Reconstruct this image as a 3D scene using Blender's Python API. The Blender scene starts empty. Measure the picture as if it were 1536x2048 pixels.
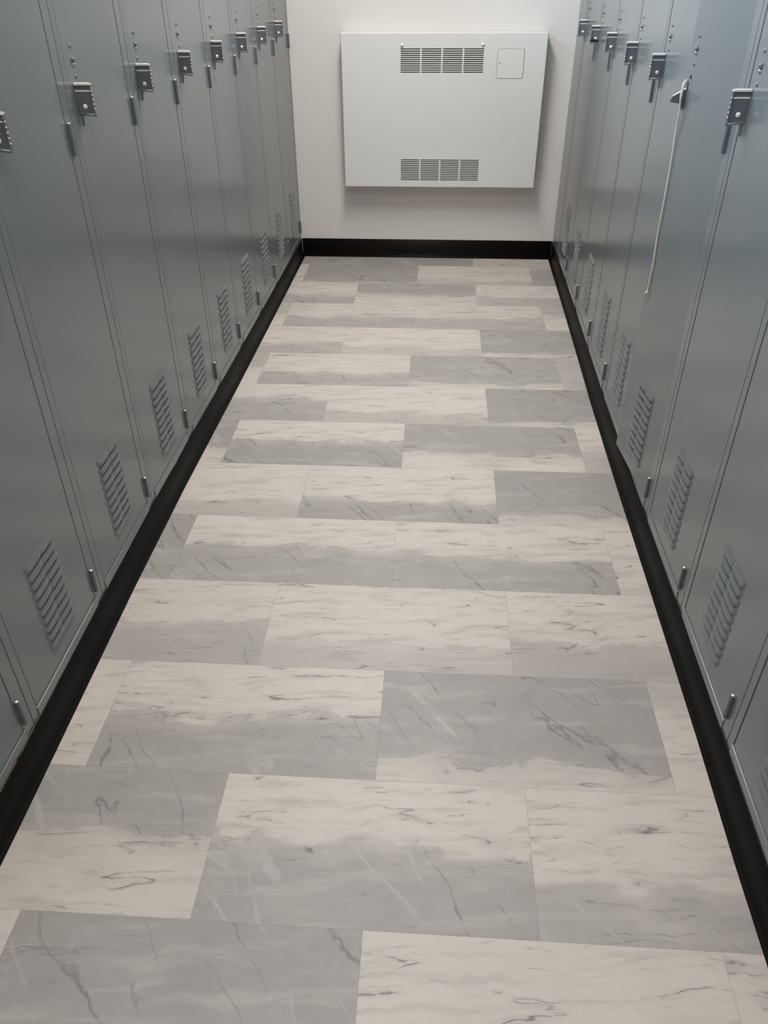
import bpy, bmesh, math, random
from mathutils import Vector, Matrix
random.seed(7)
SC = bpy.context.scene
COL = SC.collection
PI = math.pi

# ------------------------------------------------------------------ camera
CX, CY, CZ = 0.0873, -4.3449, 1.3716
YAW, PITCH, ROLL, FPX = -0.06622, -0.61157, -0.00676, 1559.74
cy_, sy_, cp_, sp_ = math.cos(YAW), math.sin(YAW), math.cos(PITCH), math.sin(PITCH)
fw = Vector((sy_*cp_, cy_*cp_, sp_)); rt = Vector((cy_, -sy_, 0)); up = rt.cross(fw)
c_, s_ = math.cos(ROLL), math.sin(ROLL)
r2 = rt*c_ + up*s_; u2 = up*c_ - rt*s_
cam = bpy.data.cameras.new('camera'); camo = bpy.data.objects.new('camera', cam); COL.objects.link(camo)
cam.sensor_fit = 'VERTICAL'; cam.sensor_height = 24.0; cam.lens = FPX/2048*24.0
cam.clip_start = 0.05; cam.clip_end = 50
camo.matrix_world = Matrix(((r2.x, u2.x, -fw.x, CX), (r2.y, u2.y, -fw.y, CY), (r2.z, u2.z, -fw.z, CZ), (0, 0, 0, 1)))
SC.camera = camo

# ------------------------------------------------------------------ light, exposure
SC.view_settings.view_transform = 'Standard'
SC.view_settings.look = 'None'
SC.view_settings.gamma = 1.0
SC.view_settings.use_curve_mapping = False
SC.view_settings.exposure = -0.06
w = bpy.data.worlds.new('world'); SC.world = w; w.use_nodes = True
w.node_tree.nodes['Background'].inputs[0].default_value = (0.55, 0.72, 1.0, 1)
w.node_tree.nodes['Background'].inputs[1].default_value = 1.0

def area(name, loc, size, power, color, target):
    l = bpy.data.lights.new(name, 'AREA'); l.shape = 'RECTANGLE'; l.size, l.size_y = size
    l.energy = power; l.color = color
    o = bpy.data.objects.new(name, l); COL.objects.link(o); o.location = loc
    o.rotation_euler = (Vector(target)-Vector(loc)).to_track_quat('-Z', 'Y').to_euler()
    return o
CEIL = 2.44
# daylight by an unseen strip window, added to brighten the upper right lockers
area('added_daylight', (-1.16, -2.55, 2.19), (3.0, .30), 78, (0.50, 0.75, 1.0), (0.7, -2.55, 1.45))
CEILING_LAMPS = [(-0.08, -1.30, 41.0, (1, .965, .925)), (-0.06, -3.6, 17.0, (1, .88, .77)), (-0.06, -5.4, 3.0, (1, .91, .83))]   # x, y, watts, colour

# ------------------------------------------------------------------ helpers
def link(name, me, mats, parent=None, loc=None):
    o = bpy.data.objects.new(name, me); COL.objects.link(o)
    for m in (mats if isinstance(mats, (list, tuple)) else [mats]):
        me.materials.append(m)
    if parent: o.parent = parent
    if loc: o.location = loc
    return o
def obj(name, bm, mats, parent=None, smooth=False, loc=None, recalc=True):
    if recalc: bmesh.ops.recalc_face_normals(bm, faces=bm.faces)
    me = bpy.data.meshes.new(name); bm.to_mesh(me); bm.free()
    if smooth:
        for p in me.polygons: p.use_smooth = True
    return link(name, me, mats, parent, loc)
def empty(name, loc, rz=0):
    o = bpy.data.objects.new(name, None); COL.objects.link(o); o.empty_display_size = 0.1
    o.location = loc; o.rotation_euler = (0, 0, rz); return o
def tag(o, label, cat, group=None):
    o['label'] = label; o['category'] = cat
    if group: o['group'] = group
    return o
def struct(o):
    o['kind'] = 'structure'; return o
def box(bm, x0, x1, y0, y1, z0, z1, bev=0, seg=2, mat=0):
    vs = [bm.verts.new((x, y, z)) for x in (x0, x1) for y in (y0, y1) for z in (z0, z1)]
    fs = [bm.faces.new([vs[i] for i in q]) for q in ((0, 1, 3, 2), (4, 6, 7, 5), (0, 4, 5, 1), (2, 3, 7, 6), (0, 2, 6, 4), (1, 5, 7, 3))]
    for f in fs: f.material_index = mat
    if bev:
        es = list({e for f in fs for e in f.edges})
        r = bmesh.ops.bevel(bm, geom=es, offset=bev, segments=seg, profile=0.5, affect='EDGES')
        for f in r['faces']: f.material_index = mat
def prism(bm, pts, axis, a0, a1, mat=0):
    """extrude a 2-D outline along an axis ('x','y','z'); pts are the two other coordinates"""
    def mk(p, a):
        if axis == 'x': return (a, p[0], p[1])
        if axis == 'y': return (p[0], a, p[1])
        return (p[0], p[1], a)
    A = [bm.verts.new(mk(p, a0)) for p in pts]; B = [bm.verts.new(mk(p, a1)) for p in pts]
    n = len(pts)
    fs = [bm.faces.new(A[::-1]), bm.faces.new(B)]
    for i in range(n):
        fs.append(bm.faces.new((A[i], A[(i+1) % n], B[(i+1) % n], B[i])))
    for f in fs: f.material_index = mat
def dome(bm, c, d, r, h, seg=14, rings=4, mat=0):
    """rounded rivet head: centre c, outward direction d"""
    d = Vector(d).normalized(); a = d.orthogonal().normalized(); b = d.cross(a); c = Vector(c)
    prev = None
    for k in range(rings):
        t = k/rings*PI/2
        ring = [bm.verts.new(c + d*h*math.sin(t) + (a*math.cos(i*2*PI/seg) + b*math.sin(i*2*PI/seg))*r*math.cos(t)) for i in range(seg)]
        if prev:
            for i in range(seg):
                f = bm.faces.new((prev[i], prev[(i+1) % seg], ring[(i+1) % seg], ring[i])); f.smooth = True; f.material_index = mat
        prev = ring
    tip = bm.verts.new(c + d*h)
    for i in range(seg):
        f = bm.faces.new((prev[i], prev[(i+1) % seg], tip)); f.smooth = True; f.material_index = mat
def cyl(bm, p0, p1, r, seg=12, cap=0.0, mat=0):
    p0, p1 = Vector(p0), Vector(p1); d = (p1-p0).normalized(); a = d.orthogonal().normalized(); b = d.cross(a)
    rows = [(p0, r*0.75 if cap else r), (p0+d*cap, r), (p1-d*cap, r), (p1, r*0.75 if cap else r)] if cap else [(p0, r), (p1, r)]
    rings = [[bm.verts.new(q + (a*math.cos(i*2*PI/seg)+b*math.sin(i*2*PI/seg))*rr) for i in range(seg)] for q, rr in rows]
    for A, B in zip(rings, rings[1:]):
        for i in range(seg):
            f = bm.faces.new((A[i], A[(i+1) % seg], B[(i+1) % seg], B[i])); f.smooth = True; f.material_index = mat
    c0 = [bm.verts.new(v.co) for v in rings[0]]; c1 = [bm.verts.new(v.co) for v in rings[-1]]
    f = bm.faces.new(c0[::-1]); f.material_index = mat
    f = bm.faces.new(c1); f.material_index = mat
def tube(bm, pts, rad, seg=8):
    pts = [Vector(p) for p in pts]; rings = []
    for i, p in enumerate(pts):
        d = (pts[min(i+1, len(pts)-1)] - pts[max(i-1, 0)]).normalized()
        a = d.cross(Vector((0, 1, 0.01))).normalized(); b = d.cross(a)
        r = rad[i] if isinstance(rad, list) else rad
        rings.append([bm.verts.new(p + (a*math.cos(k*2*PI/seg)+b*math.sin(k*2*PI/seg))*r) for k in range(seg)])
    for A, B in zip(rings, rings[1:]):
        for i in range(seg):
            f = bm.faces.new((A[i], A[(i+1) % seg], B[(i+1) % seg], B[i])); f.smooth = True
    bm.faces.new(rings[0][::-1]); bm.faces.new(rings[-1])
def rrect(x0, x1, z0, z1, r, n=6):
    pts = []
    for cx, cz, a0 in ((x1-r, z1-r, 0), (x0+r, z1-r, PI/2), (x0+r, z0+r, PI), (x1-r, z0+r, 3*PI/2)):
        for i in range(n+1):
            a = a0 + i/n*PI/2; pts.append((cx+r*math.cos(a), cz+r*math.sin(a)))
    return pts

# ------------------------------------------------------------------ materials
class NT:
    def __init__(s, name):
        s.m = bpy.data.materials.new(name); s.m.use_nodes = True
        s.t = s.m.node_tree; s.b = s.t.nodes['Principled BSDF']
    def n(s, typ, **kw):
        nd = s.t.nodes.new(typ)
        for k, v in kw.items(): setattr(nd, k, v)
        return nd
    def put(s, sock, v):
        if hasattr(v, 'is_output') or isinstance(v, bpy.types.NodeSocket): s.t.links.new(v, sock)
        else: sock.default_value = v
    def math(s, op, a, b=0.0, c=None, clamp=False):
        nd = s.n('ShaderNodeMath', operation=op); nd.use_clamp = clamp
        s.put(nd.inputs[0], a); s.put(nd.inputs[1], b)
        if c is not None: s.put(nd.inputs[2], c)
        return nd.outputs[0]
    def mix(s, f, a, b, mode='MIX'):
        nd = s.n('ShaderNodeMix', data_type='RGBA', blend_type=mode)
        s.put(nd.inputs[0], f); s.put(nd.inputs[6], a); s.put(nd.inputs[7], b)
        return nd.outputs[2]
    def noise(s, vec, scale, detail=4, rough=0.55, dist=0.0):
        nd = s.n('ShaderNodeTexNoise'); s.put(nd.inputs['Vector'], vec)
        nd.inputs['Scale'].default_value = scale; nd.inputs['Detail'].default_value = detail
        nd.inputs['Roughness'].default_value = rough; nd.inputs['Distortion'].default_value = dist
        return nd.outputs[0]
    def smooth(s, x, a, b):
        nd = s.n('ShaderNodeMapRange', interpolation_type='SMOOTHSTEP'); s.put(nd.inputs[0], x)
        s.put(nd.inputs[1], a); s.put(nd.inputs[2], b); return nd.outputs[0]
    def xyz(s, x, y, z):
        nd = s.n('ShaderNodeCombineXYZ'); s.put(nd.inputs[0], x); s.put(nd.inputs[1], y); s.put(nd.inputs[2], z); return nd.outputs[0]
    def set(s, **kw):
        for k, v in kw.items(): s.put(s.b.inputs[k.replace('_', ' ')], v)
    def bump(s, h, strength, dist=0.01):
        nd = s.n('ShaderNodeBump'); s.put(nd.inputs['Height'], h); nd.inputs['Strength'].default_value = strength
        nd.inputs['Distance'].default_value = dist; s.t.links.new(nd.outputs[0], s.b.inputs['Normal'])

def plain(name, col, rough=0.5, metal=0.0, vary=0.04, scale=12, spec=0.5, bump=0):
    k = NT(name); tc = k.n('ShaderNodeTexCoord').outputs['Object']
    n = k.noise(tc, scale, 4)
    c = k.mix(n, (*[max(0, x*(1-vary)) for x in col], 1), (*[min(1, x*(1+vary)) for x in col], 1))
    k.set(Base_Color=c, Roughness=rough, Metallic=metal); k.b.inputs['Specular IOR Level'].default_value = spec
    if bump: k.bump(k.noise(tc, 90, 3), bump, 0.002)
    return k.m

def locker_paint():
    k = NT('locker_paint'); g = k.n('ShaderNodeNewGeometry').outputs['Position']
    sep = k.n('ShaderNodeSeparateXYZ'); k.put(sep.inputs[0], g)
    v = k.xyz(sep.outputs[0], sep.outputs[1], k.math('MULTIPLY', sep.outputs[2], 0.35))
    n = k.noise(v, 2.2, 3)
    c = k.mix(n, (0.155, 0.172, 0.175, 1), (0.179, 0.193, 0.194, 1))
    f = k.noise(g, 240, 2)
    r = k.math('MULTIPLY_ADD', k.noise(g, 3.0, 3), 0.06, 0.17)
    k.set(Base_Color=c, Roughness=r)
    k.b.inputs['Specular IOR Level'].default_value = 0.55
    h = k.math('MULTIPLY_ADD', f, 0.02, k.math('MULTIPLY', k.noise(v, 1.6, 0), 0.9))
    k.bump(h, 0.05, 0.004)
    return k.m
PAINT = locker_paint()
CHROME = plain('brushed_steel', (0.36, 0.37, 0.385), 0.33, 0.9, 0.08, 60)
STEEL_SHADED = plain('dull_shaded_steel', (0.150, 0.153, 0.165), 0.42, 0.3, 0.12, 60)  # pull steel with the shade of its side faces in the colour
STEEL_LIT = plain('lit_steel', (0.86, 0.84, 0.79), 0.34, 0.25, 0.05, 60)  # same steel made paler, brightness of light-catching tops and edges painted in
HINGE = plain('painted_hinge', (0.125, 0.14, 0.15), 0.45, 0.2, 0.08, 60)
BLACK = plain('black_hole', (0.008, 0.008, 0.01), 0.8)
RUBBER = plain('black_rubber_base', (0.0072, 0.0067, 0.0060), 0.5, 0, 0.25, 5, 0.10)
GLUE = plain('brown_adhesive', (0.11, 0.075, 0.042), 0.7, 0, 0.6, 60)
WHITE_ENAMEL = plain('white_enamel', (0.69, 0.675, 0.645), 0.38, 0, 0.015, 4)
WHITE_PLASTIC = plain('white_knob', (0.82, 0.81, 0.79), 0.35)
GROOVE = plain('shadow_gap', (0.10, 0.095, 0.09), 0.8)
CORD = plain('cream_cord', (0.66, 0.60, 0.52), 0.85, 0, 0.12, 200)
INSIDE = plain('heater_inside', (0.020, 0.014, 0.013), 0.7, 0, 0.5, 120)
def wall_paint():
    k = NT('wall_paint'); g = k.n('ShaderNodeNewGeometry').outputs['Position']
    c = k.mix(k.noise(g, 1.5, 3), (0.690, 0.650, 0.615, 1), (0.725, 0.680, 0.645, 1))
    k.set(Base_Color=c, Roughness=0.62); k.bump(k.noise(g, 160, 3), 0.12, 0.002); return k.m
WALL = wall_paint()
CEILM = plain('ceiling_white', (0.72, 0.71, 0.69), 0.9)
PLINTH = plain('plinth_wood', (0.10, 0.08, 0.06), 0.8)

def floor_mat():
    k = NT('marbled_vinyl_tile')
    uv = k.n('ShaderNodeUVMap', uv_map='uv').outputs[0]
    sp = k.n('ShaderNodeSeparateXYZ'); k.put(sp.inputs[0], uv); U, V = sp.outputs[0], sp.outputs[1]
    at = lambda nm: k.n('ShaderNodeAttribute', attribute_name=nm).outputs['Fac']
    G0, G1, T, S = at('g_far'), at('g_near'), at('g_turn'), at('seed')
    su = k.math('ADD', U, k.math('MULTIPLY', S, 7.3))
    # streaks lean a few degrees off the tile's long side
    vt = k.math('ADD', V, k.math('MULTIPLY', su, 0.07))
    iso = k.xyz(su, V, S)
    warp = k.math('MULTIPLY', k.math('SUBTRACT', k.noise(iso, 2.2, 4, 0.55), 0.5), 0.16)
    vw = k.math('ADD', vt, warp)
    flow = k.xyz(k.math('MULTIPLY', su, 0.34), k.math('MULTIPLY', vw, 4.2), S)
    flow2 = k.xyz(k.math('MULTIPLY', su, 0.42), k.math('MULTIPLY', vw, 2.8), k.math('ADD', S, 4.0))
    wisp = k.noise(k.xyz(k.math('MULTIPLY', su, 0.8), k.math('MULTIPLY', vw, 5.0), S), 2.4, 7, 0.62)
    wob = k.math('ADD', k.math('MULTIPLY', k.math('SUBTRACT', k.noise(k.xyz(su, k.math('MULTIPLY', V, 1.2), S), 1.7, 6, 0.6), 0.5), 0.50),
                 k.math('MULTIPLY', k.math('SUBTRACT', wisp, 0.5), 0.22))
    pos = k.math('ADD', V, wob)
    m1 = k.smooth(pos, k.math('SUBTRACT', T, 0.030), k.math('ADD', T, 0.020))
    m2 = k.smooth(pos, k.math('SUBTRACT', T, 0.16), k.math('ADD', T, 0.22))
    m = k.math('ADD', k.math('MULTIPLY', m1, 0.45), k.math('MULTIPLY', m2, 0.55))
    g = k.math('MULTIPLY_ADD', m, k.math('SUBTRACT', G1, G0), G0)
    # wispy cloud streaks that run along the tile
    st = k.smooth(wisp, 0.47, 0.74)
    g = k.math('ADD', g, k.math('MULTIPLY', k.math('MULTIPLY', st, 0.55), k.math('SUBTRACT', 1.05, g)), clamp=True)
    st2 = k.smooth(k.noise(k.xyz(k.math('MULTIPLY', su, 0.7), k.math('MULTIPLY', vw, 4.0), k.math('ADD', S, 9.0)), 2.0, 6, 0.6), 0.50, 0.72)
    g = k.math('SUBTRACT', g, k.math('MULTIPLY', k.math('MULTIPLY', st2, 0.30), g), clamp=True)
    cl = k.noise(iso, 2.6, 5, 0.6)
    light = k.mix(cl, (0.565, 0.500, 0.438, 1), (0.655, 0.584, 0.516, 1))
    grey = k.mix(cl, (0.300, 0.276, 0.252, 1), (0.390, 0.362, 0.334, 1))
    col = k.mix(g, light, grey)
    def veins(vec, sc, wd, seedz, lo, hi, det=2):
        n = k.noise(vec, sc, det, 0.5, 0.0)
        jag = k.math('MULTIPLY', k.math('SUBTRACT', k.noise(iso, 9.0, 4, 0.65), 0.5), 0.036)
        r = k.math('ABSOLUTE', k.math('SUBTRACT', k.math('ADD', n, jag), 0.5))
        brk = k.smooth(k.noise(k.xyz(k.math('MULTIPLY', su, 1.2), k.math('MULTIPLY', V, 3.0), k.math('ADD', S, seedz)), 2.4, 4, 0.65), lo, hi)
        line = k.smooth(r, k.math('MULTIPLY', brk, wd), 0.0)
        soft = k.smooth(r, wd*5.0, 0.0)
        return k.math('MULTIPLY', line, brk), k.math('MULTIPLY', soft, brk)
    for vec, sc, wd, sz, lo, hi, st_ in ((flow, 1.15, 0.0085, 11.0, 0.44, 0.62, 0.75), (flow2, 2.0, 0.007, 23.0, 0.48, 0.66, 0.62), (flow, 2.7, 0.0075, 31.0, 0.50, 0.66, 0.55)):
        ln, sf = veins(vec, sc, wd, sz, lo, hi)
        gk = k.math('SUBTRACT', 1.0, k.math('MULTIPLY', k.smooth(g, 0.6, 1.0), 0.6))
        sf = k.math('MULTIPLY', sf, gk); ln = k.math('MULTIPLY', ln, gk)
        col = k.mix(k.math('MULTIPLY', sf, 0.20), col, (0.27, 0.24, 0.225, 1))
        col = k.mix(k.math('MULTIPLY', ln, st_), col, (0.13, 0.115, 0.11, 1))
    # darker crinkled line where the two tones meet
    edge = k.smooth(k.math('ABSOLUTE', k.math('SUBTRACT', pos, k.math('SUBTRACT', T, 0.01))), 0.011, 0.0)
    edge = k.math('MULTIPLY', edge, k.math('MULTIPLY', k.math('ABSOLUTE', k.math('SUBTRACT', G1, G0)), k.smooth(k.noise(iso, 4.0, 3), 0.44, 0.66)))
    col = k.mix(k.math('MULTIPLY', edge, 0.55), col, (0.16, 0.15, 0.145, 1))
    # diagonal veins, pale and dark, in the grey slate tone
    pc = k.math('SUBTRACT', k.math('MULTIPLY', su, 0.77), k.math('MULTIPLY', V, 0.64))
    ac = k.math('ADD', k.math('MULTIPLY', su, 0.64), k.math('MULTIPLY', V, 0.77))
    dg = k.xyz(k.math('ADD', pc, k.math('MULTIPLY', warp, 0.8)), k.math('MULTIPLY', ac, 0.12), S)
    ngv = k.math('ADD', k.noise(dg, 2.6, 2, 0.5), k.math('MULTIPLY', k.math('SUBTRACT', k.noise(iso, 8.0, 4, 0.6), 0.5), 0.05))
    pale = k.math('MULTIPLY', k.smooth(k.math('ABSOLUTE', k.math('SUBTRACT', ngv, 0.57)), 0.014, 0.0), k.smooth(k.noise(iso, 1.7, 3), 0.44, 0.62))
    dark = k.math('MULTIPLY', k.smooth(k.math('ABSOLUTE', k.math('SUBTRACT', ngv, 0.45)), 0.009, 0.0), k.smooth(k.noise(iso, 1.9, 4), 0.42, 0.58))
    gg = k.smooth(g, 0.50, 0.90)
    mott = k.noise(iso, 5.5, 6, 0.68)
    col = k.mix(k.math('MULTIPLY', k.smooth(mott, 0.50, 0.75), k.math('MULTIPLY', gg, 0.30)), col, (0.45, 0.43, 0.41, 1))
    col = k.mix(k.math('MULTIPLY', k.math('MULTIPLY', pale, gg), 0.40), col, (0.55, 0.53, 0.50, 1))
    col = k.mix(k.math('MULTIPLY', k.math('MULTIPLY', dark, gg), 0.60), col, (0.14, 0.135, 0.13, 1))
    # hairline joint round each tile (uv in feet)
    eu = k.math('MINIMUM', U, k.math('SUBTRACT', 2.0, U)); ev = k.math('MINIMUM', V, k.math('SUBTRACT', 1.0, V))
    jn = k.smooth(k.math('MINIMUM', eu, ev), 0.0042, 0.0005)
    col = k.mix(k.math('MULTIPLY', jn, 0.38), col, (0.22, 0.21, 0.20, 1))
    k.set(Base_Color=col, Roughness=k.math('MULTIPLY_ADD', cl, 0.12, 0.40))
    k.b.inputs['Specular IOR Level'].default_value = 0.4
    k.bump(k.math('MULTIPLY_ADD', jn, -1.0, k.math('MULTIPLY', k.noise(iso, 40, 3), 0.25)), 0.10, 0.002)
    return k.m
FLOORM = floor_mat()

# ------------------------------------------------------------------ rows followed by the two banks
YW = 0.16                     # face of the back wall
LX = [(-6.4, -.697), (-3.5, -.697), (-3.2, -.700), (-2.8, -.704), (-2.3, -.702), (-1.64, -.690), (-.67, -.677), (YW, -.668)]
RX = [(-6.4, .690), (-3.6, .690), (-3.2, .698), (-2.9, .701), (-2.3, .704), (-1.7, .710), (-.9, .727), (YW, .744)]
def interp(T, y):
    for (a, xa), (b, xb) in zip(T, T[1:]):
        if y <= b or b == T[-1][0]: return xa + (xb-xa)*(y-a)/(b-a)

# ------------------------------------------------------------------ room shell
XL, XR, YF = -1.10, 1.15, -6.2
def slab(name, x0, x1, y0, y1, z0, z1, m):
    bm = bmesh.new(); box(bm, x0, x1, y0, y1, z0, z1); return struct(obj(name, bm, m))
slab('wall_back', XL-.1, XR+.1, YW, YW+.1, -0.05, CEIL, WALL)
bm = bmesh.new()      # left wall, opened for the added strip window above the lockers
wy0, wy1, wz0, wz1 = -4.1, -1.0, 2.02, 2.36
for q in ((YF, wy0, -.05, CEIL), (wy1, YW, -.05, CEIL), (wy0, wy1, -.05, wz0), (wy0, wy1, wz1, CEIL)):
    box(bm, XL-.1, XL, *q)
struct(obj('wall_left', bm, WALL))
bm = bmesh.new()
for q in ((wy0, wy1, wz0, wz0+.03), (wy0, wy1, wz1-.03, wz1), (wy0, wy0+.03, wz0, wz1), (wy1-.03, wy1, wz0, wz1), (-2.57, -2.53, wz0, wz1)):
    box(bm, XL-.08, XL-.03, *q)
struct(obj('added_window_1', bm, WHITE_ENAMEL))
slab('wall_right', XR, XR+.1, YF, YW, -0.05, CEIL, WALL)
slab('ceiling', XL-.1, XR+.1, YF-.1, YW+.1, CEIL, CEIL+.1, CEILM)
slab('wall_front', XL-.1, XR+.1, YF-.1, YF, -.05, CEIL, WALL)

# floor: one polygon per 12 x 24 inch tile, print variant kept as face attributes
TL = 0.3048
# per row, from the back wall towards the camera: parity of the joints and prints (g_far, g_near, turn)
L_, LG, GL = (0, .12, .75), None, None
def lg(t, a=.05, b=.95): return (a, b, t)
def gl(t, a=.95, b=.05): return (a, b, t)
LIGHT = (0.0, 0.15, .7); GREY = (1.0, .9, .5)
ROWS = {  # row index : {left joint index : print}
    -1: {-3: GREY, -1: lg(.35), 1: LIGHT, 3: LIGHT},
    0: {-4: LIGHT, -2: gl(.93, 1.0, .2), 0: lg(.75, 0, .5), 2: lg(.2, .3, .9)},
    1: {-3: lg(.6, 0, .8), -1: gl(.55, .9, .05), 1: lg(.62, 0, .65)},
    2: {-4: gl(.5, .4, .0), -2: lg(.58, .05, .8), 0: lg(.55, .05, .75), 2: gl(.4, .6, 0)},
    3: {-5: lg(.5), -3: lg(.6, .0, .7), -1: lg(.72, .0, .45), 1: gl(.86, .95, .1), 3: GREY},
    4: {-4: gl(.5, .6, .1), -2: lg(.62, .05, .85), 0: gl(.86, .9, .1), 2: gl(.98, .6, .8)},
    5: {-3: lg(.42, .05, .9), -1: lg(.72, 0, .55), 1: gl(.86, 1.0, .1), 3: LIGHT},
    6: {-4: gl(.66, 1.0, .1), -2: lg(.47, .0, 1.0), 0: gl(.66, .95, .05), 2: lg(.5, .05, .6)},
    7: {-3: lg(.72, 0, .55), -1: lg(.62, .0, .95), 1: gl(.85, 1.0, .1), 3: LIGHT},
    8: {-4: GREY, -2: lg(.46, .0, .9), 0: lg(.50, .0, .9), 2: lg(.85, 0, .35)},
    9: {-3: lg(.55, .05, .75), -1: lg(.74, .0, .55), 1: lg(.62, .0, .7), 3: LIGHT},
    10: {-4: LIGHT, -2: lg(.5, .0, .95), 0: gl(.84, 1.0, .1), 2: lg(.3, .5, 0.0)},
    11: {-3: gl(.50, 1.0, .15), -1: lg(.50, .0, .9), 1: lg(.68, .0, .75), 3: LIGHT},
    12: {-4: LIGHT, -2: (1.0, .92, .5), 0: lg(.7, .0, .3), 2: LIGHT},
}
bm = bmesh.new(); uvl = bm.loops.layers.uv.new('uv')
fl = {n: bm.faces.layers.float.new(n) for n in ('g_far', 'g_near', 'g_turn', 'seed')}
fx0, fx1 = XL, XR
for r in range(-1, 21):
    y1, y0 = min(-r*TL, YW), max(-(r+1)*TL, YF)
    if y1 <= y0: continue
    par = 0 if r % 2 == 0 else 1
    for i in range(-6, 7):
        if (i % 2) != par: continue
        x0, x1 = max(i*TL, fx0), min((i+2)*TL, fx1)
        if x1 <= x0: continue
        pr = ROWS.get(r, {}).get(i)
        if pr is None: pr = random.choice([lg(.5), lg(.65), gl(.8), LIGHT, gl(.5)])
        f = bm.faces.new([bm.verts.new((a, b, 0)) for a, b in ((x0, y0), (x1, y0), (x1, y1), (x0, y1))])
        for lp in f.loops:
            lp[uvl].uv = ((lp.vert.co.x - i*TL)/TL, (-r*TL - lp.vert.co.y)/TL)
        f[fl['g_far']], f[fl['g_near']], f[fl['g_turn']] = pr
        f[fl['seed']] = random.random()*40
bmesh.ops.remove_doubles(bm, verts=bm.verts, dist=1e-5)
# slab below
box(bm, fx0, fx1, YF, YW, -0.05, -0.002)
struct(obj('floor', bm, FLOORM, recalc=False))

# vinyl cove base
def cove(name, path, nrm, top=0.0975, mat=RUBBER):
    """path: list of (x,y) of the face; nrm: direction into the room"""
    prof = [(-.002, 0.0), (-.002, top), (-.0005, top+.0008), (.001, top)] + [(.001, .030), (.0018, .019), (.004, .010), (.008, .0045), (.0125, .0028), (.0135, 0.0)]
    bm = bmesh.new(); rings = []
    for (x, y) in path:
        rings.append([bm.verts.new((x+nrm[0]*d, y+nrm[1]*d, z)) for d, z in prof])
    n = len(prof)
    for A, B in zip(rings, rings[1:]):
        for i in range(n):
            f = bm.faces.new((A[i], A[(i+1) % n], B[(i+1) % n], B[i])); f.smooth = 3 <= i <= 8
    bm.faces.new(rings[0]); bm.faces.new(rings[-1][::-1])
    return struct(obj(name, bm, mat))
ys = [YW-.0145, -.3, -.67, -1.2, -1.64, -2.0, -2.3, -2.55, -2.8, -3.0, -3.2, -3.5, -4.1]
bl = cove('baseboard_left', [(interp(LX, y)-.001, y) for y in ys], (1, 0))
cove('baseboard_right', [(interp(RX, y)+.001, y) for y in ys], (-1, 0))
cove('baseboard_back', [(interp(LX, YW), YW-.0022), (interp(RX, YW), YW-.0022)], (0, -1), .098)
# brown adhesive showing where the left base has come away from the locker
bm = bmesh.new(); pts = []
N = 40
for i in range(N+1):
    y = -3.75 + i*(0.62/N)
    pts.append((interp(LX, y)-.0015, y, .0990 + random.uniform(-.0006, .0008)))
tube(bm, pts, [max(.0006, .0040*min(1, (N-i)/N*1.1) + random.uniform(-.0007, .0006)) for i in range(N+1)], 6)
g = obj('adhesive_bead', bm, GLUE, bl); g['label'] = 'brown dried adhesive along the top edge'
# plinths under the two banks
def plinth(name, T, sgn):
    bm = bmesh.new()
    yy = [YW, -.67, -1.64, -2.3, -2.8, -3.2, -3.5, -4.1]
    f_ = [(interp(T, y) - sgn*.010, y) for y in yy]; b_ = [((XL if sgn > 0 else XR) + sgn*.001, y) for y in yy]
    prism(bm, f_ + b_[::-1], 'z', 0.0, 0.0945)
    return struct(obj(name, bm, PLINTH))
plinth('trim_1', LX, 1); plinth('trim_2', RX, -1)

# ------------------------------------------------------------------ lockers
ZB, ZT = 0.095, 1.925          # bottom and top of the cabinets
LS, HS = 0.0230, 0.0345        # stile widths on the latch and the hinge side
DB, DT = 0.1225, 1.898         # bottom and top of the door
GAP = 0.0020
def louver_bm(x0, x1):
    bm = bmesh.new()
    NU, H = 34, 0.0066
    prof = [(0.0, 0.0), (.0035, .25), (.0075, .58), (.0115, .86), (.0150, 1.0), (.0172, .90), (.0182, .0)]
    for r in range(10):
        zt = 0.4005 - r*0.0232
        for a, b in ((x0, x1),):
            rows = []
            for dz, h in prof:
                row = []
                for i in range(NU+1):
                    t = i/NU; e = (1-abs(2*t-1)**14)**.5 * (1-.42*math.exp(-((t-.5)/.035)**2))
                    # ends of each scoop curl down and in
                    bow = (1-min(1, e*1.7))*0.0040
                    row.append(bm.verts.new((a+(b-a)*t, -H*h*e - .0002, zt - dz - bow*(.4 if dz < .01 else -.3))))
                rows.append(row)
            for k, (A, B) in enumerate(zip(rows, rows[1:])):
                for i in range(NU):
                    f = bm.faces.new((A[i], A[i+1], B[i+1], B[i])); f.smooth = k < 4
                    f.material_index = 1 if k == 5 else 0  # underside painted black for the shaded slot below each scoop
    return bm
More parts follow.
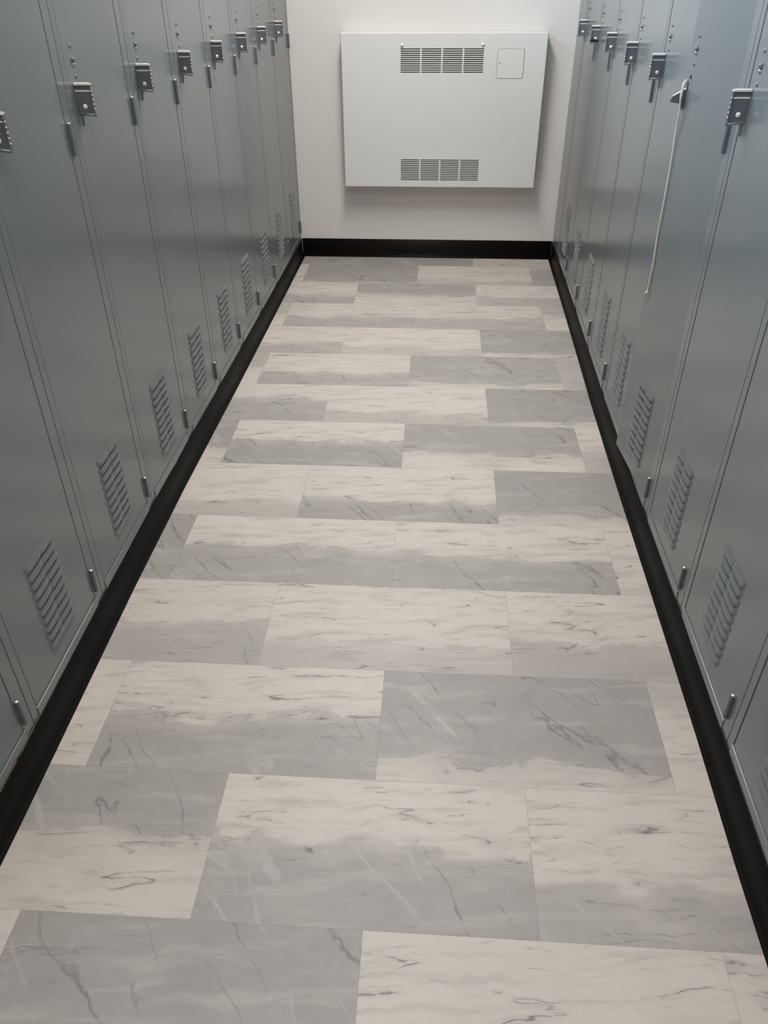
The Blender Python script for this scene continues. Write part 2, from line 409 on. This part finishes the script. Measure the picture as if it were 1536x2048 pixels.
def pull_bm():
    """steel pull with web, flanges, cross bar, rivet and hanging tab; door plane is y=0, outwards -y; z from 0 at its foot"""
    bm = bmesh.new(); hw = .0048; top, P = .066, .0350
    box(bm, -.0009, .0009, -P, -.0003, .006, top-.001, mat=2)                # web
    box(bm, -hw-.001, hw+.001, -P-.002, 0.0, top-.0050, top, .0012, 2, mat=1)  # top flange
    bm2 = [(-P, .0), (-P-.0018, .0), (-P-.0018, top), (-P, top)]
    prism(bm, bm2, 'x', -hw, hw, mat=2)                                            # outer flange
    prism(bm, [(-P-.0018, .0), (-P-.0018, .0022), (-.001, .0075), (-.0, .005), (0, .0035)], 'x', -hw, hw)  # sloping foot
    box(bm, -.0022, .0022, -P, -.001, .0485, .0515, .0004, 1, mat=1)         # cross bar
    box(bm, -.0060, .0060, -.0014, 0.0, .004, top, mat=2)                           # back plate on door
    # tab hanging down beside the door
    prism(bm, [(-.0125, .008), (-.0015, .008), (-.0015, -.018), (-.004, -.0205), (-.0075, -.0185), (-.0088, -.004)], 'x', -.0016, .0016)
    for s in (-1, 1):
        dome(bm, (s*.0009, -.0165, .0195), (s, 0, 0), .0054, .0034, 14, 4, mat=1)
    for i in range(5):
        dome(bm, (0, -P-.0018, .014+i*.0088), (0, -1, 0), .0026, .0018, 10, 3)
    return bm
RIVET_X, PULL_X = 0.068, 0.048
PULLZ = 1.1005
def mesh_from(bm, name):
    bmesh.ops.recalc_face_normals(bm, faces=bm.faces)
    me = bpy.data.meshes.new(name); bm.to_mesh(me); bm.free(); return me
PULL_ME = mesh_from(pull_bm(), 'pull_handle'); PULL_ME.materials.append(CHROME); PULL_ME.materials.append(STEEL_LIT); PULL_ME.materials.append(STEEL_SHADED)
bm = bmesh.new(); dome(bm, (0, 0, 0), (0, -1, 0), .0045, .0032, 14, 4)
RIV_ME = mesh_from(bm, 'rivet'); RIV_ME.materials.append(PAINT)
bm = bmesh.new()
cyl(bm, (0, 0, .0035), (0, -.0030, .0035), .0062, 16); dome(bm, (0, -.003, .0035), (0, -1, 0), .0046, .003, 14, 4)
dome(bm, (0, 0, -.0062), (0, -1, 0), .0042, .0044, 12, 4, mat=1)
BOLT_ME = mesh_from(bm, 'lock_bolt'); BOLT_ME.materials.append(PAINT); BOLT_ME.materials.append(CHROME)
def hinge_me():
    bm = bmesh.new()
    cyl(bm, (0, -.0030, 0), (0, -.0030, .0213), .0041, 14)
    cyl(bm, (0, -.0030, .0213), (0, -.0030, .0219), .00385, 14)
    cyl(bm, (0, -.0030, .0219), (0, -.0030, .0427), .0041, 14)
    cyl(bm, (0, -.0030, .0427), (0, -.0030, .0433), .00385, 14)
    cyl(bm, (0, -.0030, .0433), (0, -.0030, .064), .0041, 14)
    dome(bm, (0, -.0030, .064), (0, 0, 1), .0036, .0016, 12, 3, mat=1)
    box(bm, -.003, .006, -.0012, .0010, .001, .063, mat=0)
    me = mesh_from(bm, 'hinge'); me.materials.append(HINGE); me.materials.append(STEEL_LIT); return me
HINGE_ME = hinge_me()

def locker(T, sgn, ya, yb, label, group, angle=0.0, pull=True):
    """ya: seam on the latch side, yb: seam on the hinge side. sgn +1 = left bank."""
    A = Vector((interp(T, ya) - sgn*.0035, ya)); B = Vector((interp(T, yb) - sgn*.0035, yb))
    d = B-A; W = d.length - .0018; rz = math.atan2(d.y, d.x)
    root = empty('locker', (A.x, A.y, ZB), rz)
    tag(root, label, 'locker', group)
    z = lambda v: v-ZB
    e = .0006
    # cabinet shell behind the face
    bm = bmesh.new(); D = .355
    for q in ((e+.001, e+.0022, .02, D, 0, z(ZT)), (W-.0022, W-.001, .02, D, 0, z(ZT)), (.0022, W-.0022, D-.0012, D, 0, z(ZT)),
              (.0022, W-.0022, .02, D, 0, .0012), (.0022, W-.0022, .02, D, z(ZT)-.0012, z(ZT)), (.0022, W-.0022, .03, D-.002, z(1.66), z(1.6612))):
        box(bm, *q)
    obj('cabinet_shell', bm, PAINT, root)
    bm = bmesh.new(); bv = .0005
    box(bm, e, LS, 0, .021, 0, z(ZT), bv, 2)
    box(bm, W-HS, W-e*0, 0, .021, 0, z(ZT), bv, 2)
    box(bm, LS, W-HS, -.0022, .021, .0, z(DB)-.0012, .0006, 2)
    box(bm, LS, W-HS, .0, .021, z(DT)+GAP, z(ZT), .0007, 2)
    obj('face_frame', bm, PAINT, root)
    # door, swung about its hinge edge
    x0, x1 = LS+GAP+.0008, W-HS-GAP*.6
    h = Vector((x1, .0010, 0))
    rot = Matrix.Rotation(angle, 4, 'Z')
    bm = bmesh.new()
    box(bm, x0-x1, 0, 0, .0185, z(DB), z(DT), .0009, 2)
    dr = obj('door', bm, PAINT, root, loc=h); dr.rotation_euler = (0, 0, angle)
    cx = (x0+x1)/2 - x1 + .004
    lv = obj('louver_vent', louver_bm(cx-.064, cx+.064), [PAINT, BLACK], dr, recalc=False, loc=(0, 0, -ZB))
    for zz, me, nm in ((1.2335, RIV_ME, 'rivet'), (1.2050, BOLT_ME, 'lock_bolt'), (1.1765, RIV_ME, 'rivet')):
        o = bpy.data.objects.new(nm, me); COL.objects.link(o); o.parent = dr; o.location = (RIVET_X-x1, -.0001, z(zz))
    if pull:
        o = bpy.data.objects.new('pull_handle', PULL_ME); COL.objects.link(o); o.parent = dr; o.location = (PULL_X-x1, -.0001, z(PULLZ))
        o['label'] = 'steel pull handle with round rivet'
    for zz in (.137, 1.034, 1.80):
        o = bpy.data.objects.new('hinge', HINGE_ME); COL.objects.link(o); o.parent = root; o.location = (W-HS+.0055, -.0012, z(zz))
    return root, dr, x1

ORD = ['', 'first', 'second', 'third', 'fourth', 'fifth', 'sixth', 'seventh', 'eighth', 'ninth', 'tenth']
SL = [.1575, -.232, -.615, -.990, -1.365, -1.745, -2.115, -2.518, -2.927, -3.330, -3.730]
extraL = {1: 'against the white back wall', 10: 'lowest corner of the photo, mostly cut off'}
for i in range(10):
    where = {0: 'left row grey locker in the corner touching the white back wall',
             9: 'left row grey locker nearest the photographer, cut off by the photo edge'}.get(i, 'left row grey steel locker, %s counting from the back wall' % ORD[i+1])
    locker(LX, 1, SL[i+1], SL[i], where, 'grey lockers of the left row')
SR = [-.110, -.510, -.910, -1.335, -1.745, -2.122, -2.506, -2.900, -3.295, -3.690]
string_door = None
for i in range(9):
    n = i+1
    lab = {0: 'right row grey locker beside the narrow blank panel in the back corner',
           1: 'right row grey locker with a black tie on its steel pull',
           5: 'right row grey locker with door ajar and broken pull holding the cream cord',
           6: 'right row grey locker whose pull is nearest the top right photo corner',
           8: 'right row grey locker nearest the photographer, cut off by the photo edge'}.get(i, 'right row grey steel locker, %s counting from the back wall' % ORD[n])
    r = locker(RX, -1, SR[i], SR[i+1], lab, 'grey lockers of the right row', angle=(math.radians(5.0) if i == 5 else 0.0), pull=(i != 5))
    if i == 5: string_root, string_door, sx1 = r
    if i == 1: tie_root, tie_x1 = r[0], r[2]

# blank filler panel between the right row and the back wall
A = Vector((interp(RX, YW-.001)+.0035, YW-.001)); B = Vector((interp(RX, SR[0])+.0035, SR[0])); d = B-A
fp = empty('filler_panel', (A.x, A.y, ZB), math.atan2(d.y, d.x))
tag(fp, 'narrow blank grey filler panel between right row lockers and back wall', 'panel')
bm = bmesh.new(); box(bm, 0, d.length-.0012-.03, 0, .018, 0, ZT-ZB, .0008, 2); obj('panel_face', bm, PAINT, fp)
bm = bmesh.new(); box(bm, d.length-.0305, d.length-.0015, .0012, .018, 0, ZT-ZB, .0008, 2); obj('edge_strip', bm, PAINT, fp)

# broken pull on the ajar door, its open bolt hole and the cream cord
bpy.context.view_layer.update()
z = lambda v: v-ZB
px = PULL_X-sx1
bm = bmesh.new()
box(bm, -.005, .005, -.0016, 0, -.020, .036, .0004, 1)
prism(bm, [(-.001, .020), (-.030, .004), (-.033, -.001), (-.034, -.008), (-.012, -.012), (-.0075, -.020), (-.001, -.026)], 'x', -.0016, .0016)
prism(bm, [(-.001, .021), (-.030, .0055), (-.030, .004), (-.001, .019)], 'x', -.0030, .0030, mat=1)
prism(bm, [(-.031, .0005), (-.034, -.0015), (-.034, -.0085), (-.012, -.0125), (-.002, -.0115), (-.002, -.006), (-.012, -.0035)], 'x', -.0030, .0030)
o = obj('pull_handle', bm, [STEEL_SHADED, STEEL_LIT], string_door, loc=(px, -.0001, z(1.103))); o['label'] = 'broken stub of a steel pull'
bm = bmesh.new(); cyl(bm, (0, -.0006, 0), (0, .004, 0), .0048, 14)
o = obj('bolt_hole', bm, BLACK, string_door, loc=(.061-sx1, 0, z(1.149)))
M = string_door.matrix_world
cord = [(.0500, -.0045, 1.1420), (.0530, -.0105, 1.1340), (.0560, -.0125, 1.1240), (.0560, -.0130, 1.110), (.0550, -.0120, 1.094), (.0520, -.0085, 1.070),
        (.0450, -.0060, 1.03), (.0470, -.0045, .98), (.0500, -.0040, .92), (.0520, -.0040, .86), (.0510, -.0040, .80), (.0530, -.0040, .765),
        (.0560, -.0042, .745), (.0585, -.0040, .72), (.0590, -.0040, .69), (.0570, -.0040, .665), (.0560, -.0040, .640), (.0565, -.0045, .624)]
def spline(P, n=5):
    out = []
    P = [Vector(p) for p in P]
    for i in range(len(P)-1):
        p0, p1, p2, p3 = P[max(i-1, 0)], P[i], P[i+1], P[min(i+2, len(P)-1)]
        for k in range(n):
            t = k/n
            out.append(.5*((2*p1)+(-p0+p2)*t+(2*p0-5*p1+4*p2-p3)*t*t+(-p0+3*p1-3*p2+p3)*t**3))
    return out+[P[-1]]
wpts = [M @ Vector((p[0]-sx1, p[1], p[2]-ZB)) for p in spline(cord)]
bm = bmesh.new()
rad = [.0023*(1.35 if .03*len(wpts) < i < .2*len(wpts) else 1.0) for i in range(len(wpts))]
tube(bm, [p-wpts[0] for p in wpts], rad, 8)
# frayed end folded to a small point
e = wpts[-1]-wpts[0]
q = [e+Vector((0, 0, .004)), e+Vector((-.001, -.002, -.001)), e+Vector((-.002, .006, -.006)), e+Vector((-.002, .012, -.0085))]
tube(bm, q, [.0030, .0036, .0028, .0008], 8)
c = obj('cord', bm, CORD, None, loc=wpts[0])
tag(c, 'cream cord hanging from the broken pull on the ajar locker door', 'cord')

# small black tie on the second right pull
M2 = tie_root.matrix_world
bm = bmesh.new()
tw = [Vector((.0, -.006, .0)), Vector((.003, -.014, -.001)), Vector((.004, -.026, .004)), Vector((.001, -.034, .002)), Vector((-.001, -.041, .0015))]
tube(bm, tw, [.0022, .0034, .0056, .0062, .0012], 8)
tube(bm, [Vector((-.006, -.026, .010)), Vector((.002, -.031, .004)), Vector((.006, -.036, -.004))], [.0015, .005, .002], 8)
o = obj('tie', bm, BLACK, None)
o.matrix_world = M2 @ Matrix.Translation((PULL_X+.004, .002, z(PULLZ+.011)))
tag(o, 'small black tie wrapped round the pull of the second right locker', 'tie')

# ------------------------------------------------------------------ wall heater
HX0, HX1, HZ0, HZ1, HY = -.399, .598, .404, 1.107, .040
ht = empty('wall_heater', ((HX0+HX1)/2, HY, HZ0)); tag(ht, 'white enamelled convector heater cabinet mounted on the back wall', 'heater')
ox, oy, oz = ht.location
def HB(bm, x0, x1, y0, y1, z0, z1, *a, **k): box(bm, x0-ox, x1-ox, y0-oy, y1-oy, z0-oz, z1-oz, *a, **k)
G = [(-.1075, .2960, .9370, 1.0400), (-.1030, .3025, .4400, .5410)]
bm = bmesh.new()
# front sheet pieced round the two grilles, then sides
zs = [HZ0, G[1][2], G[1][3], G[0][2], G[0][3], HZ1]
E_ = .006
for a, b, gr in ((HZ0+E_, zs[1], None), (zs[1], zs[2], G[1]), (zs[2], zs[3], None), (zs[3], zs[4], G[0]), (zs[4], HZ1-E_, None)):
    spans = [(HX0+E_, HX1-E_)] if gr is None else [(HX0+E_, gr[0]), (gr[1], HX1-E_)]
    for s0, s1 in spans: HB(bm, s0, s1, HY, HY+.0016, a, b)
# folded rim with rounded edge
def rim(ax0, ax1, az0, az1):
    prof = [(E_, 0), (E_*.45, .0006), (E_*.13, .0022), (0, .0055), (0, YW-HY-.0005)]
    rings = []
    for ins, dep in prof:
        rings.append([bm.verts.new((x-ox, HY+dep-oy, z_-oz)) for x, z_ in ((ax0+ins, az0+ins), (ax1-ins, az0+ins), (ax1-ins, az1-ins), (ax0+ins, az1-ins))])
    for A_, B_ in zip(rings, rings[1:]):
        for i in range(4):
            f = bm.faces.new((A_[i], A_[(i+1) % 4], B_[(i+1) % 4], B_[i]))
rim(HX0, HX1, HZ0, HZ1)
obj('cabinet', bm, WHITE_ENAMEL, ht)
for k, (x0, x1, z0, z1) in enumerate(G):
    bm = bmesh.new(); n = 12; pitch = (z1-z0)/(n-.52); bw = .0075; cw = (x1-x0-3*bw)/4
    for i in range(n-1):
        zc = z1 - pitch*.48 - i*pitch
        HB(bm, x0, x1, HY+.0002, HY+.0014, zc-pitch*.50, zc)
    for i in range(3):
        a = x0+cw*(i+1)+bw*i; HB(bm, a, a+bw, HY+.0000, HY+.0016, z0, z1)
    HB(bm, x0-.004, x1+.004, HY+.0300, HY+.0310, z0-.01, z1+.01, mat=1)
    HB(bm, x0-.004, x1+.004, HY+.0020, HY+.0300, z0-.010, z0-.009, mat=1); HB(bm, x0-.004, x1+.004, HY+.0020, HY+.0300, z1+.009, z1+.010, mat=1)
    gr = obj('grille', bm, [WHITE_ENAMEL, INSIDE], ht); gr['label'] = 'slotted grille, four columns of twelve dark slots'
bm = bmesh.new()
prism(bm, [(a-ox, b-oz) for a, b in rrect(.3615, .4925, .9115, 1.0395, .010)], 'y', -.0004, .0006, mat=1)
prism(bm, [(a-ox, b-oz) for a, b in rrect(.3630, .4900, .9135, 1.0385, .009)], 'y', -.0016, .0006)
cyl(bm, (.3745-ox, -.0020, .9770-oz), (.3745-ox, 0, .9770-oz), .0025, 12, mat=2)
ad = obj('access_door', bm, [WHITE_ENAMEL, GROOVE, BLACK], ht)
for kx, kz in ((-.101, 1.0545), (.288, 1.0570)):
    bm = bmesh.new(); cyl(bm, (0, 0, 0), (0, -.004, 0), .0060, 16); dome(bm, (0, -.004, 0), (0, -1, 0), .0078, .0065, 16, 5)
    obj('knob', bm, WHITE_PLASTIC, ht, loc=(kx-ox, -.0002, kz-oz))

# ------------------------------------------------------------------ ceiling lamps (above the frame)
EM = NT('lamp_diffuser'); EM.set(Base_Color=(.9, .9, .9, 1), Roughness=.5)
EM.b.inputs['Emission Color'].default_value = (1, .97, .93, 1); EM.b.inputs['Emission Strength'].default_value = 1.0
for i, (lx, ly, pw, lc) in enumerate(CEILING_LAMPS):
    lt = empty('ceiling_lamp', (lx, ly, CEIL))
    tag(lt, 'white recessed ceiling lamp, %s' % ['nearest the back wall', 'above the middle of the aisle', 'behind the photographer'][i], 'lamp', 'ceiling lamps')
    bm = bmesh.new()
    for q in ((-.17, -.15, -.62, .62), (.15, .17, -.62, .62), (-.15, .15, -.62, -.60), (-.15, .15, .60, .62)):
        box(bm, q[0], q[1], q[2], q[3], -.03, 0)
    obj('lamp_frame', bm, WHITE_ENAMEL, lt)
    bm = bmesh.new(); box(bm, -.15, .15, -.60, .60, -.012, -.004); obj('diffuser', bm, EM.m, lt)
    l = bpy.data.lights.new('tube_light', 'AREA'); l.shape = 'RECTANGLE'; l.size, l.size_y = .28, 1.15; l.energy = pw; l.color = lc
    o = bpy.data.objects.new('tube_light', l); COL.objects.link(o); o.parent = lt; o.location = (0, 0, -.034)
